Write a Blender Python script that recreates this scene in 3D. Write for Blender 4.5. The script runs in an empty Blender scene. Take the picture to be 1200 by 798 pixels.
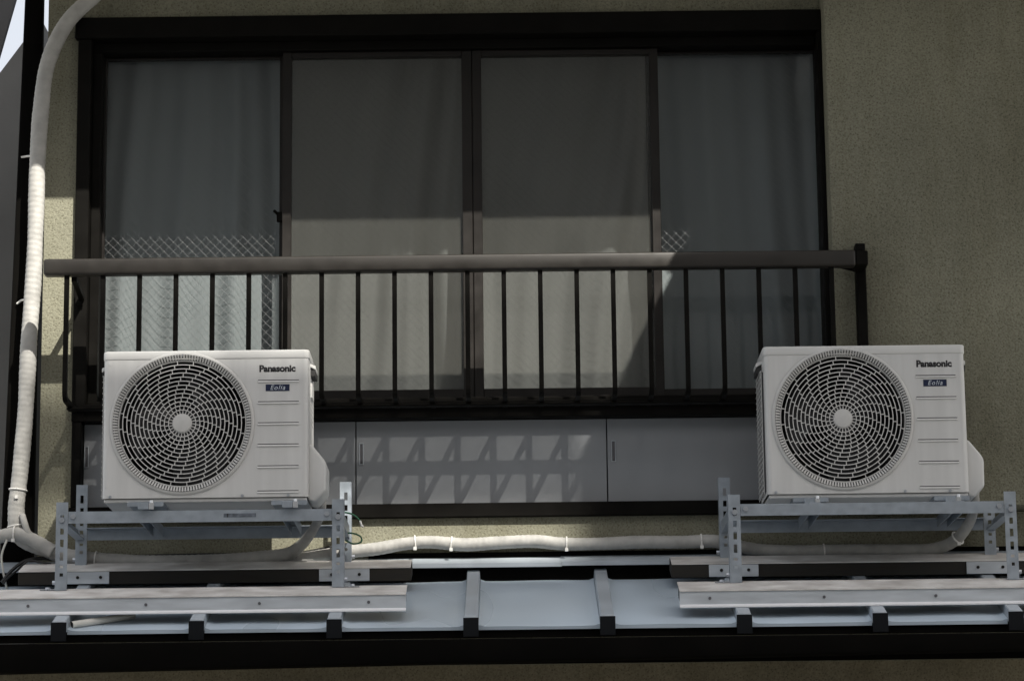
import bpy, bmesh, math, random
from mathutils import Vector, Matrix
random.seed(7)
SC = bpy.context.scene
COL = SC.collection

# ------------------------------------------------------------------ camera
F = 3400.0                                   # focal length in photo pixels (1200 wide)
CAMLOC = Vector((0.0, -10.4, 1.6))
CAMROT = Matrix.Rotation(math.radians(90 + 11.3), 3, 'X') @ Matrix.Rotation(-0.0115, 3, 'Z')
cd = bpy.data.cameras.new('camera')
cam = bpy.data.objects.new('camera', cd)
COL.objects.link(cam)
cam.matrix_world = Matrix.Translation(CAMLOC) @ CAMROT.to_4x4()
cd.sensor_width = 36.0
cd.lens = 36.0 * F / 1200.0
cd.clip_start = 0.1
cd.clip_end = 500.0
SC.camera = cam

# ------------------------------------------------------------------ light
SUN = Vector((0.55, -1.0, 1.1)).normalized()  # towards the sun: high, front right
w = bpy.data.worlds.new('World'); SC.world = w; w.use_nodes = True
nt = w.node_tree
sky = nt.nodes.new('ShaderNodeTexSky'); sky.sky_type = 'NISHITA'; sky.sun_disc = False
sky.sun_elevation = math.asin(SUN.z)
sky.sun_rotation = math.atan2(SUN.x, SUN.y)
sky.air_density = 0.8; sky.dust_density = 4.5; sky.ozone_density = 0.4
bg = nt.nodes['Background']; bg.inputs[1].default_value = 0.12
veil = nt.nodes.new('ShaderNodeMix'); veil.data_type = 'RGBA'; veil.inputs[0].default_value = 0.72   # even thin high cloud
veil.inputs[7].default_value = (4.35, 4.4, 4.45, 1)
nt.links.new(sky.outputs[0], veil.inputs[6]); nt.links.new(veil.outputs[2], bg.inputs[0])
sl = bpy.data.lights.new('sun', 'SUN'); sl.energy = 4.9; sl.angle = math.radians(0.53); sl.color = (1.0, 0.95, 0.86)
so = bpy.data.objects.new('sun', sl); COL.objects.link(so)
so.rotation_mode = 'QUATERNION'; so.rotation_quaternion = SUN.to_track_quat('Z', 'Y')
so.location = (5, -8, 12)
SC.view_settings.view_transform = 'Standard'
SC.view_settings.look = 'None'
SC.view_settings.exposure = 0.86
SC.view_settings.gamma = 1.0
SC.view_settings.use_curve_mapping = False

# ------------------------------------------------------------------ helpers
def P(px, py, Y):
    d = CAMROT @ Vector(((px - 600) / F, -(py - 399) / F, -1.0))
    return CAMLOC + d * ((Y - CAMLOC.y) / d.y)
def X(px, py, Y): return P(px, py, Y).x
def Z(px, py, Y): return P(px, py, Y).z

def link(name, me, parent=None, mat=None, smooth=False):
    o = bpy.data.objects.new(name, me); COL.objects.link(o)
    if mat is not None: me.materials.append(mat)
    if parent is not None: o.parent = parent
    if smooth:
        for p in me.polygons: p.use_smooth = True
    return o
class MB:
    def __init__(self): self.v = []; self.f = []
    def add(self, vs, fs):
        b = len(self.v); self.v += [tuple(a) for a in vs]; self.f += [tuple(b + i for i in f) for f in fs]
        return self
    def box(self, x0, x1, y0, y1, z0, z1):
        vs = [(x0,y0,z0),(x1,y0,z0),(x1,y1,z0),(x0,y1,z0),(x0,y0,z1),(x1,y0,z1),(x1,y1,z1),(x0,y1,z1)]
        return self.add(vs, [(0,3,2,1),(4,5,6,7),(0,1,5,4),(1,2,6,5),(2,3,7,6),(3,0,4,7)])
    def hexa(self, vs):                                  # eight corners, ordered like box()
        return self.add(vs, [(0,3,2,1),(4,5,6,7),(0,1,5,4),(1,2,6,5),(2,3,7,6),(3,0,4,7)])
    def bar(self, a, b, wx, wz, up=(0,0,1)):             # box beam between two points
        a = Vector(a); b = Vector(b); d = (b - a).normalized(); up = Vector(up)
        s = d.cross(up).normalized(); u = s.cross(d)
        vs = []
        for p in (a, b):
            for (i, j) in ((-1,-1),(1,-1),(1,1),(-1,1)): vs.append(p + s*(i*wx/2) + u*(j*wz/2))
        return self.add(vs, [(0,1,2,3),(7,6,5,4),(0,4,5,1),(1,5,6,2),(2,6,7,3),(3,7,4,0)])
    def prism(self, pts, axis, t0, t1):                  # polygon extruded along an axis; pts are the other two coords
        n = len(pts); vs = []
        for t in (t0, t1):
            for (a, b) in pts:
                vs.append({'x': (t,a,b), 'y': (a,t,b), 'z': (a,b,t)}[axis])
        fs = [tuple(range(n)), tuple(range(2*n-1, n-1, -1))]
        for i in range(n): j = (i+1) % n; fs.append((i, n+i, n+j, j))
        return self.add(vs, fs)
    def cyl(self, a, b, r, n=12, r2=None):
        a = Vector(a); b = Vector(b); d = (b-a).normalized(); r2 = r if r2 is None else r2
        h = Vector((0,0,1)) if abs(d.z) < .9 else Vector((1,0,0))
        s = d.cross(h).normalized(); u = s.cross(d); vs = []
        for p, rr in ((a, r), (b, r2)):
            for k in range(n):
                t = 2*math.pi*k/n; vs.append(p + s*(math.cos(t)*rr) + u*(math.sin(t)*rr))
        fs = [tuple(range(n)), tuple(range(2*n-1, n-1, -1))]
        for i in range(n): j = (i+1) % n; fs.append((i, n+i, n+j, j))
        return self.add(vs, fs)
    def tube(self, pts, rad, n=10, cap=True):            # rad: number or list
        pts = [Vector(p) for p in pts]; m = len(pts)
        rad = rad if isinstance(rad, (list, tuple)) else [rad]*m
        t0 = (pts[1]-pts[0]).normalized()
        h = Vector((0,0,1)) if abs(t0.z) < .8 else Vector((0,1,0))
        s = t0.cross(h).normalized(); vs = []
        for i in range(m):
            t = (pts[min(i+1,m-1)] - pts[max(i-1,0)]).normalized()
            s = (s - t*s.dot(t)).normalized(); u = t.cross(s)
            for k in range(n):
                a = 2*math.pi*k/n; vs.append(pts[i] + s*(math.cos(a)*rad[i]) + u*(math.sin(a)*rad[i]))
        fs = []
        for i in range(m-1):
            for k in range(n):
                j = (k+1) % n; fs.append((i*n+k, i*n+j, (i+1)*n+j, (i+1)*n+k))
        if cap: fs += [tuple(range(n-1,-1,-1)), tuple(range((m-1)*n, m*n))]
        return self.add(vs, fs)
    def build(self, name, mat, parent=None, bevel=0.0, smooth=False, seg=2, sharp=35):
        me = bpy.data.meshes.new(name); me.from_pydata(self.v, [], self.f); me.update()
        bm = bmesh.new(); bm.from_mesh(me)
        bmesh.ops.recalc_face_normals(bm, faces=bm.faces)
        if bevel > 0:
            es = [e for e in bm.edges if len(e.link_faces) == 2 and e.calc_face_angle(0) > math.radians(25)]
            bmesh.ops.bevel(bm, geom=es, offset=bevel, segments=seg, affect='EDGES', profile=.5, clamp_overlap=True)
        bm.to_mesh(me); bm.free()
        if smooth or bevel > 0:
            for p in me.polygons: p.use_smooth = True
            me.set_sharp_from_angle(angle=math.radians(sharp))
        return link(name, me, parent, mat)

def tag(o, label=None, cat=None, group=None, kind=None):
    if label: o['label'] = label
    if cat: o['category'] = cat
    if group: o['group'] = group
    if kind: o['kind'] = kind
    return o
def thing(name, label, cat, loc=(0,0,0), group=None):
    o = bpy.data.objects.new(name, None); COL.objects.link(o); o.location = loc
    o.empty_display_size = .1
    return tag(o, label, cat, group)
def kids(o): return [c for c in COL.objects if c.parent == o]
def copy_tree(o, parent=None):
    ch = kids(o); c = o.copy(); COL.objects.link(c)
    if parent is not None: c.parent = parent
    for k in ch: copy_tree(k, c)
    return c
def spline(pts, step):
    pts = [Vector(p) for p in pts]
    q = [pts[0]*2-pts[1]] + pts + [pts[-1]*2-pts[-2]]
    dense = []
    for i in range(1, len(q)-2):
        for k in range(24):
            t = k/24; a, b, c, d = q[i-1], q[i], q[i+1], q[i+2]
            dense.append(.5*((2*b)+(c-a)*t+(2*a-5*b+4*c-d)*t*t+(3*b-a-3*c+d)*t**3))
    dense.append(pts[-1])
    out = [dense[0]]; acc = 0
    for i in range(1, len(dense)):
        a, b = dense[i-1], dense[i]; L = (b-a).length
        while acc + L >= step and L > 0:
            f = (step-acc)/L; a = a + (b-a)*f; out.append(a); L = (b-a).length; acc = 0
        acc += L
    out.append(dense[-1])
    return out

# ------------------------------------------------------------------ materials
def mat(name, base, rough=.6, metal=0.0, noise=None, bump=None, spec=.5, var=.25, tint=None, stretch=None):
    m = bpy.data.materials.new(name); m.use_nodes = True
    n = m.node_tree.nodes; l = m.node_tree.links; b = n['Principled BSDF']
    b.inputs['Base Color'].default_value = (*base, 1); b.inputs['Roughness'].default_value = rough
    b.inputs['Metallic'].default_value = metal; b.inputs['Specular IOR Level'].default_value = spec
    tc = n.new('ShaderNodeTexCoord'); mp = n.new('ShaderNodeMapping'); l.new(tc.outputs['Object'], mp.inputs[0])
    if stretch: mp.inputs['Scale'].default_value = stretch
    if noise:
        t = n.new('ShaderNodeTexNoise'); t.inputs['Scale'].default_value = noise; t.inputs['Detail'].default_value = 6
        l.new(mp.outputs[0], t.inputs[0])
        r = n.new('ShaderNodeValToRGB'); l.new(t.outputs[0], r.inputs[0])
        lo = tint if tint else tuple(c*(1-var) for c in base)
        hi = tuple(min(1, c*(1+var*.6)) for c in base)
        r.color_ramp.elements[0].position = .3; r.color_ramp.elements[1].position = .7
        r.color_ramp.elements[0].color = (*lo, 1); r.color_ramp.elements[1].color = (*hi, 1)
        l.new(r.outputs[0], b.inputs['Base Color'])
        rr = n.new('ShaderNodeMapRange'); l.new(t.outputs[0], rr.inputs[0])
        rr.inputs[1].default_value = .3; rr.inputs[2].default_value = .7
        rr.inputs[3].default_value = max(0, rough-.08); rr.inputs[4].default_value = min(1, rough+.1)
        l.new(rr.outputs[0], b.inputs['Roughness'])
    if bump:
        t2 = n.new('ShaderNodeTexNoise'); t2.inputs['Scale'].default_value = bump[0]; t2.inputs['Detail'].default_value = 3
        l.new(mp.outputs[0], t2.inputs[0])
        bp = n.new('ShaderNodeBump'); bp.inputs['Strength'].default_value = bump[1]; bp.inputs['Distance'].default_value = bump[2]
        l.new(t2.outputs[0], bp.inputs['Height']); l.new(bp.outputs[0], b.inputs['Normal'])
    return m

def stucco(name, base):
    m = mat(name, base, .95, spec=.15)
    n = m.node_tree.nodes; l = m.node_tree.links; b = n['Principled BSDF']
    tc = n.new('ShaderNodeTexCoord')
    big = n.new('ShaderNodeTexNoise'); big.inputs['Scale'].default_value = 1.7; big.inputs['Detail'].default_value = 8; big.inputs['Roughness'].default_value = .65
    fine = n.new('ShaderNodeTexNoise'); fine.inputs['Scale'].default_value = 130; fine.inputs['Detail'].default_value = 4; fine.inputs['Roughness'].default_value = .7
    spk = n.new('ShaderNodeTexVoronoi'); spk.inputs['Scale'].default_value = 92
    for t in (big, fine, spk): l.new(tc.outputs['Object'], t.inputs['Vector'])
    r1 = n.new('ShaderNodeValToRGB'); l.new(big.outputs[0], r1.inputs[0])
    r1.color_ramp.elements[0].position = .3; r1.color_ramp.elements[1].position = .72
    r1.color_ramp.elements[0].color = tuple(c*.72 for c in base) + (1,)
    r1.color_ramp.elements[1].color = tuple(c*1.1 for c in base) + (1,)
    r2 = n.new('ShaderNodeValToRGB'); l.new(fine.outputs[0], r2.inputs[0])
    r2.color_ramp.elements[0].position = .36; r2.color_ramp.elements[1].position = .58
    r2.color_ramp.elements[0].color = (.45,.43,.40,1); r2.color_ramp.elements[1].color = (1.08,1.08,1.06,1)
    mx = n.new('ShaderNodeMix'); mx.data_type = 'RGBA'; mx.blend_type = 'MULTIPLY'; mx.inputs[0].default_value = .5
    l.new(r1.outputs[0], mx.inputs[6]); l.new(r2.outputs[0], mx.inputs[7])
    sm = n.new('ShaderNodeMapping'); sm.inputs['Scale'].default_value = (5,5,.5); l.new(tc.outputs['Object'], sm.inputs[0])
    st = n.new('ShaderNodeTexNoise'); st.inputs['Scale'].default_value = 1.6; st.inputs['Detail'].default_value = 7; st.inputs['Roughness'].default_value = .7; l.new(sm.outputs[0], st.inputs['Vector'])
    sr = n.new('ShaderNodeValToRGB'); l.new(st.outputs[0], sr.inputs[0])
    sr.color_ramp.elements[0].position = .30; sr.color_ramp.elements[1].position = .55
    sr.color_ramp.elements[0].color = (.80,.78,.73,1); sr.color_ramp.elements[1].color = (1,1,1,1)
    ms = n.new('ShaderNodeMix'); ms.data_type = 'RGBA'; ms.blend_type = 'MULTIPLY'; ms.inputs[0].default_value = .7
    l.new(mx.outputs[2], ms.inputs[6]); l.new(sr.outputs[0], ms.inputs[7])
    pr = n.new('ShaderNodeValToRGB'); l.new(spk.outputs['Distance'], pr.inputs[0])
    pr.color_ramp.elements[0].position = .12; pr.color_ramp.elements[1].position = .34
    pr.color_ramp.elements[0].color = (.52,.50,.46,1); pr.color_ramp.elements[1].color = (1.03,1.03,1.02,1)
    mx2 = n.new('ShaderNodeMix'); mx2.data_type = 'RGBA'; mx2.blend_type = 'MULTIPLY'; mx2.inputs[0].default_value = .8
    l.new(ms.outputs[2], mx2.inputs[6]); l.new(pr.outputs[0], mx2.inputs[7])
    l.new(mx2.outputs[2], b.inputs['Base Color'])
    bp = n.new('ShaderNodeBump'); bp.inputs['Strength'].default_value = .55; bp.inputs['Distance'].default_value = .005
    ad = n.new('ShaderNodeMath'); ad.operation = 'ADD'
    l.new(fine.outputs[0], ad.inputs[0])
    ml = n.new('ShaderNodeMath'); ml.operation = 'MULTIPLY'; ml.inputs[1].default_value = .5; l.new(spk.outputs['Distance'], ml.inputs[0])
    l.new(ml.outputs[0], ad.inputs[1])
    l.new(ad.outputs[0], bp.inputs['Height']); l.new(bp.outputs[0], b.inputs['Normal'])
    return m

def glass(name, diff_share, diff_col, rough=0.02, seed=0.0):
    m = bpy.data.materials.new(name); m.use_nodes = True
    n = m.node_tree.nodes; l = m.node_tree.links; n.clear()
    out = n.new('ShaderNodeOutputMaterial')
    tr = n.new('ShaderNodeBsdfTransparent'); tr.inputs[0].default_value = (.85,.86,.86,1)
    gl = n.new('ShaderNodeBsdfGlossy'); gl.inputs['Roughness'].default_value = rough
    fr = n.new('ShaderNodeFresnel'); fr.inputs[0].default_value = 1.5
    tw = n.new('ShaderNodeTexCoord'); wv = n.new('ShaderNodeTexNoise'); wv.inputs['Scale'].default_value = 2.6; wv.inputs['Detail'].default_value = 2
    wb = n.new('ShaderNodeBump'); wb.inputs['Strength'].default_value = .5; wb.inputs['Distance'].default_value = .01
    l.new(tw.outputs['Object'], wv.inputs[0]); l.new(wv.outputs[0], wb.inputs['Height']); l.new(wb.outputs[0], gl.inputs['Normal'])
    body = tr.outputs[0]
    if diff_share > 0:
        df = n.new('ShaderNodeBsdfDiffuse')
        tc = n.new('ShaderNodeTexCoord'); mp = n.new('ShaderNodeMapping'); l.new(tc.outputs['Object'], mp.inputs[0])
        mp.inputs['Scale'].default_value = (1.0, 1.0, .35)
        no = n.new('ShaderNodeTexNoise'); no.inputs['Scale'].default_value = 5; no.inputs['Detail'].default_value = 3
        l.new(mp.outputs[0], no.inputs[0])
        rp = n.new('ShaderNodeValToRGB'); l.new(no.outputs[0], rp.inputs[0])
        rp.color_ramp.elements[0].position = .35; rp.color_ramp.elements[1].position = .7
        rp.color_ramp.elements[0].color = tuple(c*.85 for c in diff_col)+(1,)
        rp.color_ramp.elements[1].color = tuple(c*1.1 for c in diff_col)+(1,)
        l.new(rp.outputs[0], df.inputs[0])
        mx = n.new('ShaderNodeMixShader'); mx.inputs[0].default_value = diff_share
        l.new(tr.outputs[0], mx.inputs[1]); l.new(df.outputs[0], mx.inputs[2]); body = mx.outputs[0]
    m2 = n.new('ShaderNodeMixShader')
    ge = n.new('ShaderNodeNewGeometry'); iv = n.new('ShaderNodeMath'); iv.operation = 'SUBTRACT'; iv.inputs[0].default_value = 1.0
    l.new(ge.outputs['Backfacing'], iv.inputs[1])                 # the inner face of a pane must not reflect totally
    mu = n.new('ShaderNodeMath'); mu.operation = 'MULTIPLY'; l.new(fr.outputs[0], mu.inputs[0]); l.new(iv.outputs[0], mu.inputs[1])
    l.new(mu.outputs[0], m2.inputs[0]); l.new(body, m2.inputs[1]); l.new(gl.outputs[0], m2.inputs[2])
    l.new(m2.outputs[0], out.inputs[0])
    return m
def cloth(name, base, share=.35):
    m = bpy.data.materials.new(name); m.use_nodes = True
    n = m.node_tree.nodes; l = m.node_tree.links; n.clear()
    out = n.new('ShaderNodeOutputMaterial')
    df = n.new('ShaderNodeBsdfDiffuse'); df.inputs[0].default_value = (*base,1)
    tl = n.new('ShaderNodeBsdfTranslucent'); tl.inputs[0].default_value = (*base,1)
    tc = n.new('ShaderNodeTexCoord'); mp = n.new('ShaderNodeMapping'); mp.inputs['Scale'].default_value = (60,1,60)
    l.new(tc.outputs['Object'], mp.inputs[0])
    no = n.new('ShaderNodeTexNoise'); no.inputs['Scale'].default_value = 4; no.inputs['Detail'].default_value = 4; l.new(mp.outputs[0], no.inputs[0])
    bp = n.new('ShaderNodeBump'); bp.inputs['Strength'].default_value = .25; bp.inputs['Distance'].default_value = .002
    l.new(no.outputs[0], bp.inputs['Height']); l.new(bp.outputs[0], df.inputs['Normal'])
    mx = n.new('ShaderNodeMixShader'); mx.inputs[0].default_value = share
    l.new(df.outputs[0], mx.inputs[1]); l.new(tl.outputs[0], mx.inputs[2]); l.new(mx.outputs[0], out.inputs[0])
    return m

M = {}
M['stucco'] = stucco('olive_stucco', (.268,.264,.204))
M['stucco_low'] = stucco('lower_stucco', (.27,.24,.165))
M['bronze'] = mat('bronze_aluminium', (.011,.009,.0075), .42, .1, noise=9, var=.35, spec=.35)
M['bronze_dark'] = mat('black_bronze', (.0065,.006,.0052), .5, .0, noise=9, var=.3, spec=.06)
M['rail'] = mat('brown_handrail', (.0155,.0128,.0098), .5, .0, noise=14, var=.2)
M['white'] = mat('ivory_painted_steel', (.605,.61,.603), .42, noise=3.0, var=.07, bump=(30,.05,.002), stretch=(9,9,.7))
M['whitelid'] = mat('ivory_lid_paint', (.63,.635,.625), .35, noise=4, var=.05)
M['plastic'] = mat('grey_white_plastic', (.56,.562,.55), .45, noise=18, var=.08)
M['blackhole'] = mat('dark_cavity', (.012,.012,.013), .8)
M['fan'] = mat('dark_fan', (.045,.045,.048), .5)
M['ink'] = mat('black_print', (.012,.012,.014), .5)
M['navy'] = mat('navy_badge', (.005,.012,.045), .4)
M['silver'] = mat('silver_print', (.55,.6,.66), .4)
M['groove'] = mat('lid_clip_paint', (.55,.54,.52), .6)  # off-white, a little darker than the lid
M['galv'] = mat('galvanised_steel', (.35,.395,.445), .42, .45, noise=26, var=.13, bump=(60,.08,.002))
M['bolt'] = mat('zinc_bolt', (.45,.48,.52), .35, .7)
M['alu'] = mat('aluminium_angle', (.56,.60,.64), .42, .3, noise=7, var=.14, stretch=(1,6,6))
M['alutop'] = mat('weathered_aluminium_top', (.72,.71,.69), .5, .0, noise=9, var=.12, tint=(.47,.445,.42), stretch=(1,1.6,1.6))
M['recess'] = mat('grey_recess', (.10,.10,.11), .6)
M['soffit'] = mat('bounce_white_soffit', (.78,.77,.74), .7, noise=3, var=.06)  # white picked for the unseen undersides, to bounce light onto the walls
M['slit'] = mat('shaded_slit', (.05,.05,.052), .7)
M['wood'] = mat('dark_weathered_timber', (.018,.0155,.0115), .85, noise=10, var=.45, stretch=(1,10,10), bump=(25,.3,.003))
M['roof'] = mat('blue_grey_roof_steel', (.55,.65,.745), .30, .0, noise=1.3, var=.14, bump=(2.4,.6,.03), stretch=(2.2,.8,.8))
for n_ in M['roof'].node_tree.nodes:
    if n_.type == 'TEX_NOISE': n_.inputs['Detail'].default_value = 1.2
M['batten'] = mat('blue_grey_batten_cap', (.42,.47,.52), .4, .05, noise=5, var=.18)
M['fascia'] = mat('black_fascia', (.0045,.0042,.0037), .8, noise=6, var=.3, spec=.03)
M['panel'] = mat('grey_laminate', (.285,.30,.318), .5, noise=2.2, var=.10)
M['tape'] = mat('white_pipe_tape', (.41,.405,.385), .65, noise=20, var=.2, bump=(120,.25,.002))
M['tie'] = mat('white_cable_tie', (.78,.77,.74), .45)
M['wire'] = mat('mesh_wire', (.25,.255,.26), .4, .1)
M['cableblack'] = mat('black_cable', (.012,.012,.012), .5)
M['green'] = mat('green_earth_wire', (.015,.10,.05), .4)
M['conduit'] = mat('pale_conduit', (.62,.61,.56), .45, noise=20, var=.12)
M['curtain'] = cloth('pale_blue_curtain', (.43,.465,.475))
M['curtain2'] = cloth('cream_curtain', (.50,.505,.495), .10)
M['room'] = mat('dark_room', (.05,.048,.045), .9)
M['glass'] = glass('clear_wired_glass', .0, (1,1,1))
M['frost'] = glass('obscured_glass', .29, (.092,.092,.083), .10)
M['neigh'] = mat('grey_neighbour_render', (.18,.18,.175), .9, noise=2.4, var=.18, bump=(70,.2,.003))
M['neighdark'] = mat('dark_grey_metal_verge', (.075,.075,.078), .6, noise=4, var=.2)
M['ground'] = mat('bounce_pale_ground', (.34,.33,.31), .9, noise=30, var=.3)  # unseen ground, lightened to bounce light onto the low wall
M['edge'] = mat('drip_highlight_white', (.80,.81,.83), .4)  # near-white put in for light catching on the drip edge
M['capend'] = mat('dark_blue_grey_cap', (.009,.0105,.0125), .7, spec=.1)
M['opp'] = mat('grey_concrete', (.32,.315,.30), .9, noise=3, var=.15)
M['rubber'] = mat('black_rubber', (.02,.02,.02), .7)
M['clamp'] = mat('bright_zinc', (.62,.64,.66), .3, .6)

# ------------------------------------------------------------------ planes of the facade
YW, YR, YF = .60, .46, .575                 # left/low wall, proud right wall, window frame front
XL = X(51, 300, YW); XR = X(972, 200, YR); XFAR = 3.4
ZTOP = 8.5
wx0 = X(88, 250, YF); wx1 = XR                # window box
zt = Z(530, 17, YF)                            # top of head frame
zs1 = Z(530, 467, YF); zs0 = Z(530, 489, YF)   # sill band
zb1 = Z(600, 588.5, YF); zb0 = Z(600, 605, YF) # bottom band under the panels

# ground (one sheet to the horizon)
g = MB().add([(-200,-200,0),(200,-200,0),(200,200,0),(-200,200,0)], [(0,1,2,3)]).build('ground', M['ground']); tag(g, kind='structure')

# ------------------------------------------------------------------ house: walls, window, panels, eaves
house = thing('house', 'olive stuccoed house front with wide bronze framed window and metal lean-to roof line', 'house', (0, YW, 0))
def hp(mb, name, m, parent=house, **k):
    o = mb.build(name, m, None, **k); o.parent = parent
    o.matrix_parent_inverse = Matrix.Translation((0, -YW, 0)) if parent is house else parent.matrix_parent_inverse.copy()
    if parent is not house: o.matrix_parent_inverse = Matrix.Identity(4)
    return o
hp(MB().box(XL, wx0, YW, YW+.25, zb0+.0, ZTOP), 'wall', M['stucco'])
hp(MB().box(wx0, XR, YW+.02, YW+.25, zt, ZTOP), 'wall', M['stucco'])
zr = Z(1180, 592, YR)
hp(MB().box(XR, XFAR, YR, YW+.25, zr, ZTOP), 'wall', M['stucco'], bevel=.008)
ROOFCUT = Z(600, 775, YW)
hp(MB().box(XL, XFAR, YW, YW+.25, 2.55, zb0), 'wall', M['stucco'])
hp(MB().box(XL-1.2, XFAR, YW+.012, YW+.25, 0, 2.55), 'wall', M['stucco_low'])
# room behind the window
rm = MB()
rm.box(wx0+.0, wx1+.3, 3.2, 3.3, zb0-.5, zt+.4); rm.box(wx0-.02, wx0-.001, YW+.26, 3.2, zb0-.5, zt+.4)
rm.box(wx1+.2, wx1+.3, YW+.26, 3.2, zb0-.5, zt+.4); rm.box(wx0, wx1+.2, YW+.26, 3.2, zt+.3, zt+.4); rm.box(wx0, wx1+.2, YW+.26, 3.2, zb0-.5, zb0-.4)
hp(rm, 'room_lining', M['room'])
# window frame
zh = Z(530, 42, .63); zp = Z(530, 66.5, .655)+.024; PTOP = zp+.0005
zpb = Z(530, 457, .655)
fr = MB()
fr.box(wx0-.012, wx1-.002, YF-.012, .738, zt-.085, zt)                  # head
fr.box(wx0, wx0+.052, YF, .738, zs0, zt-.0852)                          # jambs
fr.box(wx1-.020, wx1-.0015, YF, .738, zs0, zt-.0852)
fr.box(wx0+.0522, wx1-.0202, .632, .738, zp+.002, zt-.0852)             # inner head track
fr.box(wx0+.0522, wx0+.088, .632, .738, zs1, zp+.0018)                  # inner jambs
fr.box(wx0-.004, wx1-.0015, YF-.022, .738, zs0+.045, zs1-.012)          # sill
fr.box(wx0+.002, wx1-.0018, YF+.004, .738, zs0, zs0+.0448)
fr.box(wx0+.0522, wx1-.0202, .620, .738, zs1-.0118, zs1+.012)           # track upstand
win = hp(fr, 'window', M['bronze_dark'], bevel=.003, seg=1)
def wp(mb, name, m, **k):
    o = mb.build(name, m, None, **k); o.parent = win
    return o
PBOT = Z(530, 457, .655)-.031
def sash(pxa, pxb, pya, stile_l, stile_r, Y, th, wires, gm, wr=.0005, back=0.0, tr=.0245):
    xa, xb = X(pxa, 250, Y), X(pxb, 250, Y)          # outer edges of the sash
    s = MB(); y0, y1 = Y, Y+th
    s.box(xa, xa+stile_l, y0, y1, PBOT, PTOP); s.box(xb-stile_r, xb, y0, y1, PBOT, PTOP)
    s.box(xa+stile_l, xb-stile_r, y0+.001, y1-.001, PBOT, PBOT+.035); s.box(xa+stile_l, xb-stile_r, y0+.001, y1-.001, PTOP-tr, PTOP)
    wp(s, 'sash', M['bronze'], bevel=.002, seg=1)
    gx0, gx1, gz0, gz1 = xa+stile_l-.004, xb-stile_r+.004, PBOT+.031, PTOP-tr+.004
    ym = Y+th*.5
    wp(MB().box(gx0, gx1, ym, ym+.006, gz0, gz1), 'pane', gm)
    if wires:
        wm = MB(); r = wr; step = wires
        W, H = gx1-gx0, gz1-gz0
        for d in (1, -1):
            k = -H
            while k < W:
                # line x = k + t (d=1) ; clip to the pane
                t0, t1 = max(0, -k), min(H, W-k)
                if t1 > t0:
                    if d == 1: a = (gx0+k+t0, gz0+t0); b = (gx0+k+t1, gz0+t1)
                    else: a = (gx1-k-t0, gz0+t0); b = (gx1-k-t1, gz0+t1)
                    yy = ym-.0012+back - (0.0008 if d == 1 else 0)
                    wm.bar((a[0], yy, a[1]), (b[0], yy, b[1]), 2*r*(1 if d == -1 else .6), 2*r*.8, up=(0,1,0))
                k += step
        tag(wp(wm, 'wire_mesh', M['wire']), kind='stuff')
    return gx0, gx1, gz0, gz1
s1 = sash(112, 333, 0, .036, .019, .705, .03, .0365, M['glass'], .00036, 0, .009)
s4 = sash(760, 976, 0, .042, .006, .705, .03, .0365, M['glass'], .00036, 0, .009)
s2 = sash(330.5, 554, 0, .036, .040, .655, .034, .0365, M['frost'], .0003, .010)
s3 = sash(554.6, 774.5, 0, .036, .034, .655, .034, .0365, M['frost'], .0003, .010)
# crescent lock on the left stile
cl = MB(); c = P(327, 252, .66); cl.box(c.x-.012, c.x+.012, .688, .704, c.z-.02, c.z+.02); cl.bar((c.x-.008,.69,c.z+.01),(c.x-.022,.675,c.z+.022),.01,.01)
wp(cl, 'lock', M['bronze_dark'], bevel=.002, seg=1)
# sliding panels under the window
pf = MB()
pf.box(wx0+.002, X(97.5, 540, .64), YF+.002, .8, zb1, zs0-.0005)
pf.box(wx0-.004, wx1+.25, YF-.004, .8, zb0, zb1-.0003)
hp(pf, 'panel_frame', M['bronze_dark'], bevel=.003, seg=1)
seams = [97.5, 417, 711.5, 1010]
for i in range(3):
    y0 = .640
    xa = X(seams[i], 540, y0)+.0022; xb = X(seams[i+1], 540, y0)-.0022
    if i == 2: xb = wx1-.003
    pn = hp(MB().box(xa, xb, y0, y0+.02, zb1+.0008, zs0-.0012), 'sliding_panel', M['panel'], bevel=.0015, seg=1)
    zc = Z(424, 532, y0)
    hx = (X(101.5, 535, y0), X(423.5, 532, y0), X(719, 530, y0))[i]
    hd = MB(); hd.box(hx-.0085, hx+.0085, y0-.005, y0-.0002, zc-.042, zc-.039); hd.box(hx-.0085, hx+.0085, y0-.005, y0-.0002, zc+.039, zc+.042)
    hd.box(hx-.0085, hx-.0055, y0-.005, y0-.0002, zc-.0388, zc+.0388); hd.box(hx+.0055, hx+.0085, y0-.005, y0-.0002, zc-.0388, zc+.0388)
    o = hd.build('handle', M['alu'], pn, bevel=.001, seg=1)
    hd = MB().box(hx-.0053, hx+.0053, y0-.0012, y0-.0003, zc-.0385, zc+.0385)
    o = hd.build('handle_dark_fill', M['recess'], pn)
hp(MB().box(X(97.5,540,.68), wx1-.003, .672, .69, zb1, zs0), 'panel_backing', M['bronze_dark'])
# eave over the window: its edge throws the shade line across wall and glass
zsh = Z(70, 233, YW); OV = .85
YE = YW-OV; ZE = zsh+OV*(SUN.z/-SUN.y)
ev = MB().prism([(YE, ZE), (YE, ZE+.14), (YW-.001, ZE+.32), (YW-.001, ZE+.02)], 'x', XL-.6, XFAR)
hp(ev, 'eave', M['soffit'])
# balcony floor above the right part of the front; its side edge throws the slanting shade
pt = P(809, 270, .71); ZB = Z(966, -40, YR); XB = pt.x + (ZB+.22-pt.z)*SUN.x/SUN.z
hp(MB().box(XB, 3.0, -1.3, YR-.001, ZB, ZB+.22), 'balcony_floor', M['soffit'], bevel=.01)

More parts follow.
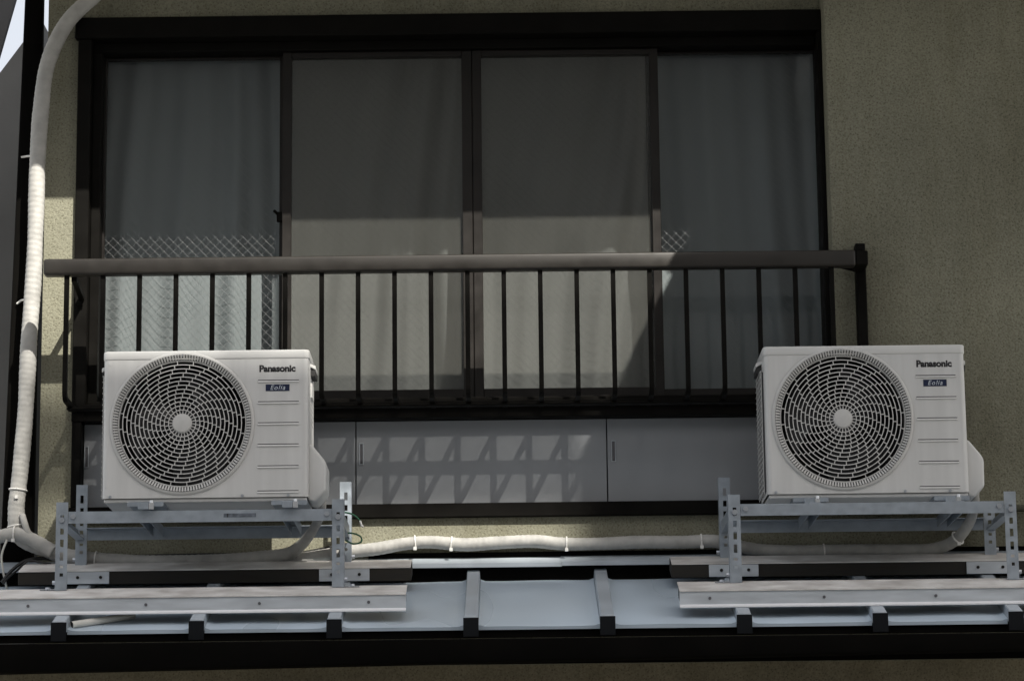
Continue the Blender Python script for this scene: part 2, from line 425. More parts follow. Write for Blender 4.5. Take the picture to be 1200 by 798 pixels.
# ------------------------------------------------------------------ curtains
def curtain(x0, x1, z0, z1, Y, amp, nf, m, label, seed, slant=0.0, group=None):
    rnd = random.Random(seed); nx, nz = 150, 40
    ph = [rnd.uniform(0, 6.28) for _ in range(8)]; vs = []; fs = []
    W = x1-x0
    for j in range(nz+1):
        v = j/nz
        for i in range(nx+1):
            u = i/nx; xx = u + slant*(.5-v)*math.sin(2.2*u+ph[0])*.32 + .03*slant*math.sin(5*v+ph[7]+3*u)
            a = amp*(.6+.4*math.sin(3.1*u+ph[1]))*(1-.25*v)
            y = a*math.sin(2*math.pi*nf*xx+ph[2]+.7*math.sin(4*xx+ph[3])+.35*math.sin(3*v+ph[6])) + .45*a*math.sin(2*math.pi*nf*2.3*xx+ph[4]+.8*v)
            y += .010*math.sin(2.4*v*math.pi+ph[5]+3*u)
            vs.append((x0+W*u, Y+y, z0+(z1-z0)*v))
    for j in range(nz):
        for i in range(nx):
            a = j*(nx+1)+i; fs.append((a, a+1, a+nx+2, a+nx+1))
    me = bpy.data.meshes.new('curtain'); me.from_pydata(vs, [], fs); me.update()
    o = link('curtain', me, None, m, True)
    return tag(o, label, 'curtain', group)
curtain(s1[0]-.03, s1[1]+.02, s1[2]-.02, s1[3]+.14, .825, .050, 3.1, M['curtain'], 'pale blue curtain behind the leftmost wired pane, its lower half in sun', 3, .35)
curtain(s4[0]-.02, s4[1]+.02, s4[2]-.02, s4[3]+.14, .825, .050, 2.8, M['curtain'], 'shaded blue grey curtain behind the rightmost pane', 11, .35)
curtain(s2[0]-.02, s2[1]+.0, s2[2]-.02, s2[3]+.14, .80, .042, 3.1, M['curtain2'], 'cream curtain dimly seen behind the obscured pane left of the meeting stiles', 21, 1.3)
curtain(s3[0]+.0, s3[1]+.02, s3[2]-.02, s3[3]+.14, .80, .042, 2.7, M['curtain2'], 'cream curtain dimly seen behind the obscured pane right of the meeting stiles', 33, -1.2)

# ------------------------------------------------------------------ railing
YQ = .30
rl = thing('window_railing', 'brown metal railing with thin upright bars across the wide window', 'railing', (0, YQ, Z(540, 470, YQ)))
def rp(mb, name, m, **k):
    o = mb.build(name, m, None, **k); o.parent = rl; o.matrix_parent_inverse = Matrix.Translation(-rl.location); return o
rx0, rx1 = X(52, 312, YQ), X(1002, 303, YQ)
rz1 = Z(540, 299.5, YQ); rz0 = Z(540, 318.5, YQ)
rp(MB().box(rx0, rx1, YQ-.028, YQ+.028, rz0, rz1), 'handrail', M['rail'], bevel=.010, seg=3)
zbend = Z(540, 462, YQ); ysill = YF-.025
bzr = zbend-.012
bx0 = X(77, 400, YQ); bx1 = X(977, 400, YQ); nb = 22; bw = .0175
bus = None
for i in range(nb):
    b = MB()
    bb = .03
    pts = [(0,0,rz0-zbend), (0,0,bb)]
    for k in range(1, 6):
        a = k/5*math.pi/2; pts.append((0, bb-bb*math.cos(a), bb-bb*math.sin(a)))
    pts.append((0, ysill-YQ, 0))
    if bus is None:
        for q in range(len(pts)-1):
            pass
        vs = []; fs = []; h = bw/2
        for q, p in enumerate(pts):
            p = Vector(p); t = (Vector(pts[min(q+1, len(pts)-1)]) - Vector(pts[max(q-1, 0)])).normalized()
            s = Vector((1,0,0)); u = t.cross(s).normalized()
            for (ii, jj) in ((-1,-1),(1,-1),(1,1),(-1,1)): vs.append(p+s*(ii*h)+u*(jj*h))
        for q in range(len(pts)-1):
            for k in range(4): j = (k+1) % 4; fs.append((q*4+k, q*4+j, q*4+4+j, q*4+4+k))
        fs.append((0,1,2,3)); n4 = (len(pts)-1)*4; fs.append((n4+3, n4+2, n4+1, n4))
        b.add(vs, fs); bus = b.build('baluster', M['bronze_dark'], None)
        o = bus
    else:
        o = bus.copy(); COL.objects.link(o)
    o.parent = rl; o.location = (bx0+(bx1-bx0)*i/(nb-1), 0, zbend-rl.location.z)
rp(MB().box(bx0-.012, bx1+.012, YQ+.125, YQ+.172, bzr-.008, bzr+.002), 'bottom_rail', M['bronze_dark'], bevel=.003, seg=1)
px1 = X(1009.5, 350, YR-.035)
rp(MB().box(px1-.019, px1+.019, YR-.055, YR-.0015, Z(1009,475,YR), Z(1009,286.5,YR-.035)), 'wall_post', M['bronze_dark'], bevel=.003, seg=1)
rp(MB().box(rx1+.0005, px1+.012, YQ-.024, YR-.056, rz0+.004, rz1-.004), 'end_bracket', M['bronze_dark'], bevel=.003, seg=1)
bk = MB(); bk.bar((X(86,322,YQ), YQ+.02, rz0-.006), (X(97,338,YF), YF-.016, rz0-.03), .02, .018); bk.box(X(93,335,YF)-.012, X(93,335,YF)+.02, YF-.0165, YF-.0125, rz0-.055, rz0-.008)
rp(bk, 'wall_bracket', M['bronze_dark'])
yb = YR-.040
bk = MB(); bk.hexa([(X(983,315,yb), yb, Z(983,313.5,yb)), (px1-.0192, yb, Z(1003,318,yb)), (px1-.0192, yb+.012, Z(1003,318,yb)), (X(983,315,yb), yb+.012, Z(983,313.5,yb)),
                    (X(983,315,yb), yb, Z(983,309,yb)), (px1-.0192, yb, Z(1003,308,yb)), (px1-.0192, yb+.012, Z(1003,308,yb)), (X(983,315,yb), yb+.012, Z(983,309,yb))])
rp(bk, 'wall_bracket', M['bronze_dark'])
rp(MB().cyl((X(980.5,311.5,yb), yb-.004, Z(980,311.5,yb)), (X(980.5,311.5,yb), yb+.02, Z(980,311.5,yb)), .0075), 'bracket_screw', M['clamp'])

# ------------------------------------------------------------------ lean-to roof
SL = .33
zpost = Z(240, 690.5, 0.0)
ROOF0 = zpost-.102                                    # sheet height at Y=0
def rz(y): return ROOF0+SL*y
# eave: where the sight line through row 732 meets the sheet
lo, hi = -.6, .2
for _ in range(40):
    m_ = (lo+hi)/2
    if Z(630, 733, m_) > rz(m_): lo, hi = (m_, hi) if False else (lo, hi); lo = m_
    else: hi = m_
YEAVE = (lo+hi)/2
YRT = YW-.004
lean = thing('lean_to_roof', 'blue grey sheet metal lean-to roof with raised battens below the window', 'roof', (0, YEAVE, rz(YEAVE)))
def lp(mb, name, m, **k):
    o = mb.build(name, m, None, **k); o.parent = lean; o.matrix_parent_inverse = Matrix.Translation(-lean.location); return o
beave = [-91, 70, 231, 392, 552, 712, 872, 1031, 1190, 1350]
bxs = [X(p_, 733, YEAVE) for p_ in beave]
bh, bwid = .042, .052
for i, bx in enumerate(bxs):
    y0, y1 = YEAVE-.022, YRT-.03
    v = []
    for y in (y0, y1):
        for (dx, dz) in ((-bwid/2, -.004), (bwid/2, -.004), (bwid/2*.9, bh), (-bwid/2*.9, bh)):
            v.append((bx+dx, y - (0 if dz < 0 else 0), rz(y)+dz))
    b = MB().add(v, [(3,2,1,0),(4,5,6,7),(0,1,5,4),(1,2,6,5),(2,3,7,6),(3,0,4,7)])
    o = lp(b, 'batten', M['batten'], bevel=.003, seg=1)
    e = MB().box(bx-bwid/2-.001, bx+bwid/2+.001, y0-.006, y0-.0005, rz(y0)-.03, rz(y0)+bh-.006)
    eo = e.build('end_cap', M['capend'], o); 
for i in range(len(bxs)-1):
    xa, xb = bxs[i]+bwid/2+.0005, bxs[i+1]-bwid/2-.0005
    nx, ny = 24, 24; vs = []; fs = []; rnd = random.Random(50+i); p1, p2, p3 = [rnd.uniform(0, 6.28) for _ in range(3)]
    for j in range(ny+1):
        y = YEAVE+(YRT-.012-YEAVE)*j/ny
        for k in range(nx+1):
            u = k/nx
            dz = .0022*math.sin(u*math.pi)*(math.sin(7*j/ny+p1)+.7*math.sin(5*u+p2+4*j/ny)) + (.007*(abs(u-.5)*2)**26)
            vs.append((xa+(xb-xa)*u, y, rz(y)+dz))
    n1 = len(vs)
    for k in range(nx+1):
        u = k/nx; vs.append((xa+(xb-xa)*u, YEAVE+.003, rz(YEAVE)-.012))
    for j in range(ny):
        for k in range(nx): a = j*(nx+1)+k; fs.append((a, a+1, a+nx+2, a+nx+1))
    for k in range(nx): fs.append((n1+k, n1+k+1, k+1, k))
    me = bpy.data.meshes.new('roof_sheet'); me.from_pydata(vs, [], fs); me.update()
    o = link('roof_sheet', me, None, M['roof'], True); o.parent = lean; o.matrix_parent_inverse = Matrix.Translation(-lean.location)
    me.set_sharp_from_angle(angle=math.radians(40))
# top flashing in two lengths
fz = Z(600, 656, YRT-.06)
for (pa, pb, dz) in ((-120, 658, 0), (657, 1360, .003)):
    xa, xb = X(pa, 660, YRT), X(pb, 660, YRT)
    ya = YRT-.075
    b = MB().prism([(ya, fz-.028+dz), (ya, fz-.012+dz), (YRT-.002, fz+.02+dz), (YRT-.002, fz+.012+dz), (ya+.004, fz-.016+dz), (ya+.004, fz-.028+dz)], 'x', xa, xb)
    lp(b, 'flashing', M['batten'])
xa, xb = X(-120, 660, YRT), X(1360, 660, YRT)
lp(MB().box(xa, xb, YRT-.034, YRT-.0285, rz(YRT-.04)-.005, fz-.006), 'flashing_shade_board', M['fascia'])  # black board stands in for the shadow under the flashing
lp(MB().box(X(432, 652, YW), xb, YW-.014, YW-.0005, fz+.012, Z(640, 646.5, YW)), 'base_strip', M['fascia'])
# deck, fascia and gutter
xa, xb = bxs[0]-.3, bxs[-1]+.3
b = MB().hexa([(xa,YEAVE+.012,rz(YEAVE)-.040),(xb,YEAVE+.012,rz(YEAVE)-.040),(xb,YRT,rz(YRT)-.040),(xa,YRT,rz(YRT)-.040),
               (xa,YEAVE+.012,rz(YEAVE)-.010),(xb,YEAVE+.012,rz(YEAVE)-.010),(xb,YRT,rz(YRT)-.010),(xa,YRT,rz(YRT)-.010)])
lp(b, 'roof_deck', M['fascia'])
lp(MB().box(xa, xb, YEAVE+.018, YEAVE+.04, rz(YEAVE)-.13, rz(YEAVE)-.041), 'fascia_board', M['fascia'])
ZG = rz(YEAVE)
gz = lambda x: Z(600, 774, YEAVE-.085) - .011*(-x)*1.0
b = MB().hexa([(xa,YEAVE-.085,gz(xa)),(xb,YEAVE-.085,gz(xb)),(xb,YEAVE+.017,gz(xb)),(xa,YEAVE+.017,gz(xa)),
               (xa,YEAVE-.095,ZG-.052),(xb,YEAVE-.095,ZG-.052),(xb,YEAVE+.017,ZG-.052),(xa,YEAVE+.017,ZG-.052)])
lp(b, 'gutter', M['fascia'], bevel=.006, seg=2)

# ------------------------------------------------------------------ support beams on the roof
def beam_front(pa, pb, label, bolts):
    y0, y1 = -.105, .035
    xa, xb = X(pa, 700, 0), X(pb, 700, 0)
    zb = rz(y0)+.042+.001
    t = thing('support_beam', label, 'beam', ((xa+xb)/2, y0, zb), 'timber and aluminium beams bearing the racks')
    inv = Matrix.Translation(-t.location)
    def put(mb, n, m, **k):
        o = mb.build(n, m, None, **k); o.parent = t; o.matrix_parent_inverse = inv; return o
    h = .056
    put(MB().prism([(y0+.006, zb+.002), (y1, rz(y1)+.046), (y1, rz(y1)+.042+h-.0035), (y0+.006, rz(y0+.006)+.042+h-.0035)], 'x', xa+.004, xb-.004), 'timber', M['wood'])
    put(MB().prism([(y0, zb+.004), (y0+.0045, zb+.004), (y0+.0045, rz(y0)+.042+h), (y0, rz(y0)+.042+h-.001)], 'x', xa, xb), 'front_angle', M['alu'], bevel=.001, seg=1)
    put(MB().prism([(y0-.004, rz(y0-.004)+.0425+h), (y1, rz(y1)+.0425+h), (y1, rz(y1)+.0465+h), (y0-.004, rz(y0-.004)+.0465+h)], 'x', xa, xb), 'top_angle', M['alutop'])
    put(MB().prism([(y0-.015, zb-.004), (y0-.001, zb-.004), (y0-.0006, zb+.009), (y0-.006, zb+.006), (y0-.015, zb+.0005)], 'x', xa, xb), 'drip_edge', M['edge'])
    for bp_ in bolts:
        x = X(bp_, 707, y0); s = put(MB().cyl((x, y0-.004, zb+.03), (x, y0-.0002, zb+.03), .0055, 10), 'screw', M['recess'])
    return t
def beam_back(pa, pb, label, plates):
    y0, y1 = .375, .50
    xa, xb = X(pa, 680, y0), X(pb, 680, y0)
    t = thing('support_beam', label, 'beam', ((xa+xb)/2, y0, rz(y0)), 'timber and aluminium beams bearing the racks')
    inv = Matrix.Translation(-t.location)
    def put(mb, n, m, **k):
        o = mb.build(n, m, None, **k); o.parent = t; o.matrix_parent_inverse = inv; return o
    h = .052; b0 = .044
    put(MB().prism([(y0, rz(y0)+b0), (y1, rz(y1)+b0), (y1, rz(y1)+b0+h-.003), (y0, rz(y0)+b0+h-.003)], 'x', xa, xb), 'timber', M['wood'], bevel=.002, seg=1)
    put(MB().prism([(y0-.002, rz(y0-.002)+b0+h-.0025), (y1, rz(y1)+b0+h-.0025), (y1, rz(y1)+b0+h+.0015), (y0-.002, rz(y0-.002)+b0+h+.0015)], 'x', xa+.002, xb-.002), 'top_angle', M['alutop'])
    for (qa, qb) in plates:
        x0, x1 = X(qa, 676, y0), X(qb, 676, y0)
        pl = put(MB().box(x0, x1, y0-.006, y0-.0005, rz(y0)+b0+.002, rz(y0)+b0+h-.005), 'joint_plate', M['alu'], bevel=.001, seg=1)
        for f in (.25, .8):
            x = x0+(x1-x0)*f; MB().cyl((x, y0-.010, rz(y0)+b0+h*.5), (x, y0-.0061, rz(y0)+b0+h*.5), .006, 8).build('screw', M['bronze'], pl).matrix_parent_inverse = Matrix.Translation(-t.location) if False else Matrix.Identity(4)
    return t
beam_front(-90, 477, 'aluminium faced front beam under the left rack, its sawn end on bare roof', (33, 171, 304, 432))
beam_front(794.5, 1330, 'aluminium faced front beam under the right rack, running out of the right edge', (832, 966, 1097))
beam_back(21, 482, 'dark brown rear timber beam behind the left rack, with grey joint plates', ((79, 128), (374, 433)))
beam_back(787, 1330, 'dark brown rear timber beam behind the right rack, running out of the right edge', ((831, 889), (1133, 1186)))

# ------------------------------------------------------------------ steel rack (local: origin at centre of the front post feet)
def make_rack(loc, label, halfw, zrail0):
    t = thing('steel_rack', label, 'rack', loc, 'galvanised racks carrying the outdoor units')
    G = M['galv']; D = .47; rise = SL*D
    hz = .032*10; fw = .043
    def post(sx, y, zb, zt_, name='post'):
        m = MB()
        xo = sx*halfw; xi = sx*(halfw-fw)
        a, b = min(xo, xi), max(xo, xi)
        y0, y1 = y, y+.003
        hx0, hx1 = (a+.016, b-.014)
        m.box(a, hx0, y0, y1, zb, zt_); m.box(hx1, b, y0, y1, zb, zt_)
        holes = []; z = zb+.05; k = 0
        while z < zt_-.03:
            L = (.012, .010, .030, .028, .022, .030, .02, .03)[k % 8]; holes.append((z, min(z+L, zt_-.02))); z += L+.018; k += 1
        zc = zb
        for (h0, h1) in holes: m.box(hx0, hx1, y0, y1, zc, h0); zc = h1
        m.box(hx0, hx1, y0, y1, zc, zt_)
        xs = (xo-.003, xo) if sx > 0 else (xo, xo+.003)
        m.box(xs[0], xs[1], y1+.0002, y1+.042, zb, zt_)
        p = m.build(name, G, t)
        f = MB().box(min(xo+sx*.0005, xo+sx*.055), max(xo+sx*.0005, xo+sx*.055), y+.004, y+.046, zb+.001, zb+.005)
        f.cyl((xo+sx*.028, y+.024, zb+.005), (xo+sx*.028, y+.024, zb+.013), .010, 6)
        f.build('foot_plate', M['bolt'], p)
        bl = MB(); xc = (hx0+hx1)/2
        bl.cyl((xc, y-.010, zrail0+.012), (xc, y-.0002, zrail0+.012), .010, 10, .011)
        bl.build('bolt', M['bolt'], p)
        bl = MB(); bl.cyl((xo+sx*.0005, y+.022, zb+.03), (xo+sx*.012, y+.022, zb+.03), .008, 6); bl.build('bolt', M['bolt'], p)
        return p
    for sx in (-1, 1):
        post(sx, 0, .003, .322); post(sx, D, rise-.012, rise+.30)
    xi = halfw-fw-.001
    r0 = zrail0
    m = MB(); m.box(-xi, xi, .002, .005, r0, r0+.043); m.box(-xi, xi, .0052, .042, r0+.040, r0+.043)
    fr_ = m.build('front_rail', G, t)
    for sx in (-1, 1): MB().cyl((sx*(xi-.018), -.008, r0+.024), (sx*(xi-.018), .0018, r0+.024), .010, 6).build('bolt', M['bolt'], fr_)
    m = MB(); m.box(-xi, xi, D+.004, D+.007, r0, r0+.043); m.box(-xi, xi, D-.032, D+.0038, r0+.040, r0+.043); m.build('back_rail', G, t)
    for sx in (-1, 1):
        xo = sx*(halfw-.006); a, b = (xo-.003, xo) if sx > 0 else (xo, xo+.003)
        m = MB(); m.box(a, b, .046, D-.001, r0-.004, r0+.040); a2, b2 = (a-.03, a-.0002) if sx > 0 else (b+.0002, b+.03)
        m.box(a2, b2, .046, D-.036, r0-.004, r0-.001); m.build('side_arm', G, t)
    for xc in (-.205, .315):
        m = MB(); m.box(xc-.020, xc+.020, .006, D-.033, r0+.0435, r0+.0465); m.box(xc-.020, xc-.017, .043, D-.033, r0+.008, r0+.0433); m.box(xc+.017, xc+.020, .043, D-.033, r0+.008, r0+.0433)
        m.build('cross_bar', G, t)
    return t
zr1c = Z(233, 604.5, 0.0)-zpost-.0215
hw = (X(403, 640, 0)-X(65, 640, 0))/2
rack1 = make_rack((X(234, 640, 0), 0.0, zpost), 'galvanised slotted steel rack under the outdoor unit at left', hw, zr1c)
rk1x = rack1.location.x
# maker's sticker on the left rack's front rail
sx0, sx1 = X(262, 604, 0)-rk1x, X(300, 604, 0)-rk1x
st = MB().box(sx0, sx1, .0008, .0018, zr1c+.016, zr1c+.030).build('sticker', mat('faded_sticker', (.12,.14,.17), .5, noise=60, var=.6), rack1)
st = MB().box(sx0+.012, sx0+.016, .0002, .0007, zr1c+.016, zr1c+.030).build('sticker_mark', M['ink'], rack1)
rack2 = copy_tree(rack1)
for k in kids(rack2):
    if k.name.startswith('sticker'): bpy.data.objects.remove(k)
rack2['label'] = 'galvanised slotted steel rack under the outdoor unit at right'
rack2.location = (X(1023.5, 632, 0), 0.0, rack1.location.z)

# ------------------------------------------------------------------ outdoor unit
def text_mesh(s, width, offset, shear=0, ext=.0004, space=1.0):
    cu = bpy.data.curves.new('txt', 'FONT'); cu.body = s; cu.size = 1; cu.offset = offset; cu.shear = shear; cu.extrude = 0; cu.space_character = space
    cu.resolution_u = 4
    o = bpy.data.objects.new('txt', cu); COL.objects.link(o)
    me = bpy.data.meshes.new_from_object(o.evaluated_get(bpy.context.evaluated_depsgraph_get()))
    COL.objects.unlink(o); bpy.data.objects.remove(o)
    xs = [v.co.x for v in me.vertices]; k = width/(max(xs)-min(xs)); x0 = min(xs)
    bm = bmesh.new(); bm.from_mesh(me)
    r = bmesh.ops.extrude_face_region(bm, geom=bm.faces[:])
    for e in r['geom']:
        if isinstance(e, bmesh.types.BMVert): e.co.z += ext/k
    for v in bm.verts: x, y, z = v.co; v.co = ((x-x0)*k, -z*k, y*k)
    bmesh.ops.recalc_face_normals(bm, faces=bm.faces)
    bm.to_mesh(me); bm.free(); return me

W = X(361.5, 500, 0)-X(121, 500, 0); H = Z(240, 410, 0)-Z(240, 586, 0); DP = .285
S1 = W/240.5                                   # metres per photo pixel on the front face
CX = (213.3-241)*S1; CZ = (587-495.5)*S1*1.005; RO = 83.5*S1
def make_unit(loc, label):
    t = thing('air_conditioner_unit', label, 'air conditioner', loc, 'white outdoor units on racks')
    x0, x1 = -W/2, W/2; r = .018; zl = H-.030
    # case: front sheet with the round opening, rounded corners, sides, back, bottom
    mb = MB(); n = 128; rim = []; out = []
    zb, zt_ = .012, zl
    fx0, fx1 = x0+r, x1-r
    angs = [2*math.pi*k/n for k in range(n)]
    cor = [math.atan2(zz-CZ, xx-CX) % (2*math.pi) for xx in (fx0, fx1) for zz in (zb, zt_)]
    for c_ in cor:
        k = min(range(len(angs)), key=lambda q: abs(angs[q]-c_)); angs[k] = c_
    for a in angs:
        dx, dz = math.cos(a), math.sin(a)
        tt = min([q for q in (((fx1-CX)/dx if dx > 1e-9 else 9), ((fx0-CX)/dx if dx < -1e-9 else 9), ((zt_-CZ)/dz if dz > 1e-9 else 9), ((zb-CZ)/dz if dz < -1e-9 else 9))])
        rim.append((CX+RO*dx, 0, CZ+RO*dz)); out.append((CX+tt*dx, 0, CZ+tt*dz))
    vs = rim+out+[(p[0], .03, p[2]) for p in rim]
    fs = [(k, n+k, n+(k+1) % n, (k+1) % n) for k in range(n)] + [(2*n+k, k, (k+1) % n, 2*n+(k+1) % n) for k in range(n)]
    mb.add(vs, fs)
    ol = []
    for k in range(7): a = k/6*math.pi/2; ol.append((fx1+r*math.sin(a), r-r*math.cos(a)))
    ol += [(x1, DP-.01), (x1-.01, DP), (x0+.01, DP), (x0, DP-.01)]
    for k in range(7): a = math.pi/2-k/6*math.pi/2; ol.append((fx0-r*math.sin(a), r-r*math.cos(a)))
    vs = [(a, b, zb) for a, b in ol]+[(a, b, zt_) for a, b in ol]; m_ = len(ol)
    fs = [(k, k+1, m_+k+1, m_+k) for k in range(m_-1)]
    mb.add(vs, fs)
    mb.box(x0+.012, x1-.012, .02, DP-.02, .0125, .016)
    case = mb.build('case', M['white'], t, smooth=True, sharp=30)
    # lid
    ol = []; e = .003; rr = .02
    for (cx_, cy_, a0) in ((x1+e-rr, -e+rr, -90), (x1+e-rr, DP+e-rr, 0), (x0-e+rr, DP+e-rr, 90), (x0-e+rr, -e+rr, 180)):
        for k in range(6): a = math.radians(a0+k*18); ol.append((cx_+rr*math.cos(a), cy_+rr*math.sin(a)))
    MB().prism(ol, 'z', zl-.004, H).build('lid', M['whitelid'], t, bevel=.006, seg=3)
    MB().cyl((CX, -.008, zl+.012), (CX, -.0032, zl+.012), .0045, 8).build('screw', M['bolt'], t)
    lip = MB(); lip.box(CX-.11, CX+.11, -.0048, -.0031, zl-.003, zl+.0005); lip.build('lid_clip', M['groove'], t)
    # shaded interior, fan
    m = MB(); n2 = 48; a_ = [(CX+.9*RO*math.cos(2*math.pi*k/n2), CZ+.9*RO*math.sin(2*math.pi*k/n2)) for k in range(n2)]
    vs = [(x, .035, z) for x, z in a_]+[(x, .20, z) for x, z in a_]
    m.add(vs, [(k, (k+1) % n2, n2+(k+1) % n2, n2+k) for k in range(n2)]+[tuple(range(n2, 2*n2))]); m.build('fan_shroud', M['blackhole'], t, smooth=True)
    m = MB(); m.cyl((CX, .07, CZ), (CX, .16, CZ), .055, 24, .06)
    for b in range(3):
        a0 = b*2*math.pi/3+.5; rows = []
        for j in range(7):
            rr_ = .055+(.80*RO-.055)*j/6; sw = .5*j/6; row = []
            for k in range(7):
                a = a0+sw+(k/6-.5)*(1.1+.25*j/6); row.append((CX+rr_*math.cos(a), .115-.04*(k/6-.5)*2, CZ+rr_*math.sin(a)))
            rows += row
        m.add(rows, [(j*7+k, j*7+k+1, j*7+k+8, j*7+k+7) for j in range(6) for k in range(6)])
    m.build('fan', M['fan'], t, smooth=True)
    # bell ring round the grille
    prof = [(RO+.004, -.0015), (RO+.002, -.006), (RO-.003, -.008), (RO-.006, -.008), (.245*RO/.256-.001, -.0065), (.905*RO, .0045), (.895*RO, .010), (.885*RO, .018)]
    n3 = 144; vs = []; fs = []
    for (rr_, y) in prof:
        for k in range(n3): a = 2*math.pi*k/n3; vs.append((CX+rr_*math.cos(a), y, CZ+rr_*math.sin(a)))
    for j in range(len(prof)-1):
        for k in range(n3): q = (k+1) % n3; fs.append((j*n3+k, j*n3+q, (j+1)*n3+q, (j+1)*n3+k))
    ring = MB().add(vs, fs).build('grille_ring', M['plastic'], t, smooth=True, sharp=50)
    vs = []; n4 = 144
    for rr_, y_ in ((.903*RO, .0012), (.97*RO, -.0088)):
        for k in range(n4): a = 2*math.pi*k/n4; vs.append((CX+rr_*math.cos(a), y_, CZ+rr_*math.sin(a)))
    MB().add(vs, [(k, (k+1) % n4, n4+(k+1) % n4, n4+k) for k in range(n4)]).build('grille_slit_shade', M['slit'], t)  # dark ring laid behind the ribs as the shade between them
    m = MB(); nr = 150; ra, rb = .905*RO, .968*RO
    for k in range(nr):
        a = 2*math.pi*k/nr; c_, s_ = math.cos(a), math.sin(a); hwid = .0027
        def q(rr_, y, sgn): return (CX+rr_*c_-sgn*hwid*s_, y, CZ+rr_*s_+sgn*hwid*c_)
        m.hexa([q(ra,-.0045,-1), q(ra,-.0045,1), q(rb,-.0125,1), q(rb,-.0125,-1), q(ra,.004,-1), q(ra,.004,1), q(rb,-.0066,1), q(rb,-.0066,-1)])
    tag(m.build('grille_ribs', M['plastic'], t), kind='stuff')
    # spiral of staggered cells: rings and short spokes
    m = MB(); NR = 14; r_in, r_out = .0345, .893*RO; hwb = .0016; NS = 24
    rs = [r_in+(r_out-r_in)*k/(NR-1) for k in range(NR)]
    for k, rr_ in enumerate(rs):
        seg = 96 if k > 4 else 64; vs = []
        y = .004-.004*math.sin(min(1, k/NR)*math.pi)
        for j in range(seg):
            a = 2*math.pi*j/seg
            for (dr, dy) in ((-hwb,-.003),(hwb,-.003),(hwb,.001),(-hwb,.001)): vs.append((CX+(rr_+dr)*math.cos(a), y+dy, CZ+(rr_+dr)*math.sin(a)))
        fs = []
        for j in range(seg):
            q_ = (j+1) % seg
            for p_ in range(4): p2 = (p_+1) % 4; fs.append((j*4+p_, j*4+p2, q_*4+p2, q_*4+p_))
        m.add(vs, fs)
        if k < NR-1:
            r2 = rs[k+1]
            for j in range(NS):
                a = math.radians(95+3.1*(NR-2-k))+2*math.pi*j/NS; c_, s_ = math.cos(a), math.sin(a); hb = .0016
                def q(rr3, yy, sgn): return (CX+rr3*c_-sgn*hb*s_, yy, CZ+rr3*s_+sgn*hb*c_)
                yy = y-.0018
                m.hexa([q(rr_+hwb,yy,-1),q(rr_+hwb,yy,1),q(r2-hwb,yy,1),q(r2-hwb,yy,-1),q(rr_+hwb,yy+.003,-1),q(rr_+hwb,yy+.003,1),q(r2-hwb,yy+.003,1),q(r2-hwb,yy+.003,-1)])
    m.build('grille', M['plastic'], t)
    MB().cyl((CX, -.004, CZ), (CX, .006, CZ), .0335, 40).build('grille_hub', M['plastic'], t, bevel=.0025, seg=2)
    # pressed grooves of the control side
    gx0, gx1 = (302-241)*S1, (350-241)*S1
    for py in (446.5, 472, 497, 522.5, 548, 577.5):
        z = (587-py)*S1
        gm = MB(); gm.prism([(-.0002, z+.0030), (-.0002, z-.0030), (-.0042, z-.0026), (-.0036, z-.0010)], 'x', gx0, gx1)
        gm.build('pressed_rib', M['whitelid'], t)
        gm = MB(); gm.box(gx0, gx1, -.0006, -.0001, z+.0030, z+.0062); gm.build('rib_shade_strip', M['fan'], t)  # dark strip drawn in for the shade above each rib
    me = text_mesh('Panasonic', 42.5*S1, .048, 0, .0005, 1.0); o = link('lettering', me, t, M['ink']); o.location = ((303.5-241)*S1, -.0003, (587-434.6)*S1)
    b = MB().box((311-241)*S1, (339-241)*S1, -.0012, -.0002, (587-458)*S1, (587-450)*S1).build('badge', M['navy'], t)
    me = text_mesh('Eolia', 17.5*S1, .004, .3, .0004, 1.18); o = link('badge_lettering', me, b, M['silver']); o.location = ((316.5-241)*S1, -.0013, (587-456.4)*S1)
    for (px, py, rr_) in ((128.5, 425, .003), (316, 423, .003), (125.5, 570, .003), (314, 566, .003)):
        MB().cyl(((px-241)*S1, -.0015, (587-py)*S1), ((px-241)*S1, .0002, (587-py)*S1), rr_, 8).build('dimple', M['whitelid'], t)
    for px in (130.5, 284.5, 338): 
        MB().cyl(((px-241)*S1, -.005, .018), ((px-241)*S1, .0002, .018), .0055, 8).build('screw', M['bolt'], t)
    # base pan, feet
    m = MB(); m.box(x0+.006, x1-.006, .008, DP-.008, -.002, .0118); m.build('base_pan', M['white'], t, bevel=.003, seg=1)
    for xc in (-.205, .315):
        m = MB(); m.box(xc-.075, xc+.055, -.004, DP+.02, -.010, -.0023); m.box(xc-.075, xc+.055, -.006, -.0042, -.018, -.0023); f = m.build('foot', M['galv'], t)
        m = MB(); m.box(xc-.035, xc+.002, -.022, -.0065, -.030, -.006); m.build('clamp_block', M['galv'], f, bevel=.0015, seg=1)
        m = MB(); m.box(xc+.004, xc+.022, -.020, -.0065, -.030, -.008); m.cyl((xc+.013,-.014,-.0078),(xc+.013,-.014,.002), .007, 6); m.build('clamp_bolt', M['clamp'], f)
    # valve cover
    k = S1; v = [(x1-.004, (587-588)*k+.006), (x1+7*k, -.004), (x1+20*k, 12*k), (x1+20.5*k, 44*k), (x1+17*k, 50*k), (x1+4*k, 66*k), (x1-.004, 69*k)]
    MB().prism(v, 'y', .035, .215).build('valve_cover', M['white'], t, bevel=.010, seg=3)
    m = MB()
    for j in range(9): z = .10+j*.018; m.box(x1-.002, x1+.0012, .12, .24, z+.20, z+.206)
    m.box(x1-.002, x1+.006, .11, .20, zl-.13, zl-.075)
    m.build('side_louvre', M['plastic'], t, bevel=.001, seg=1)
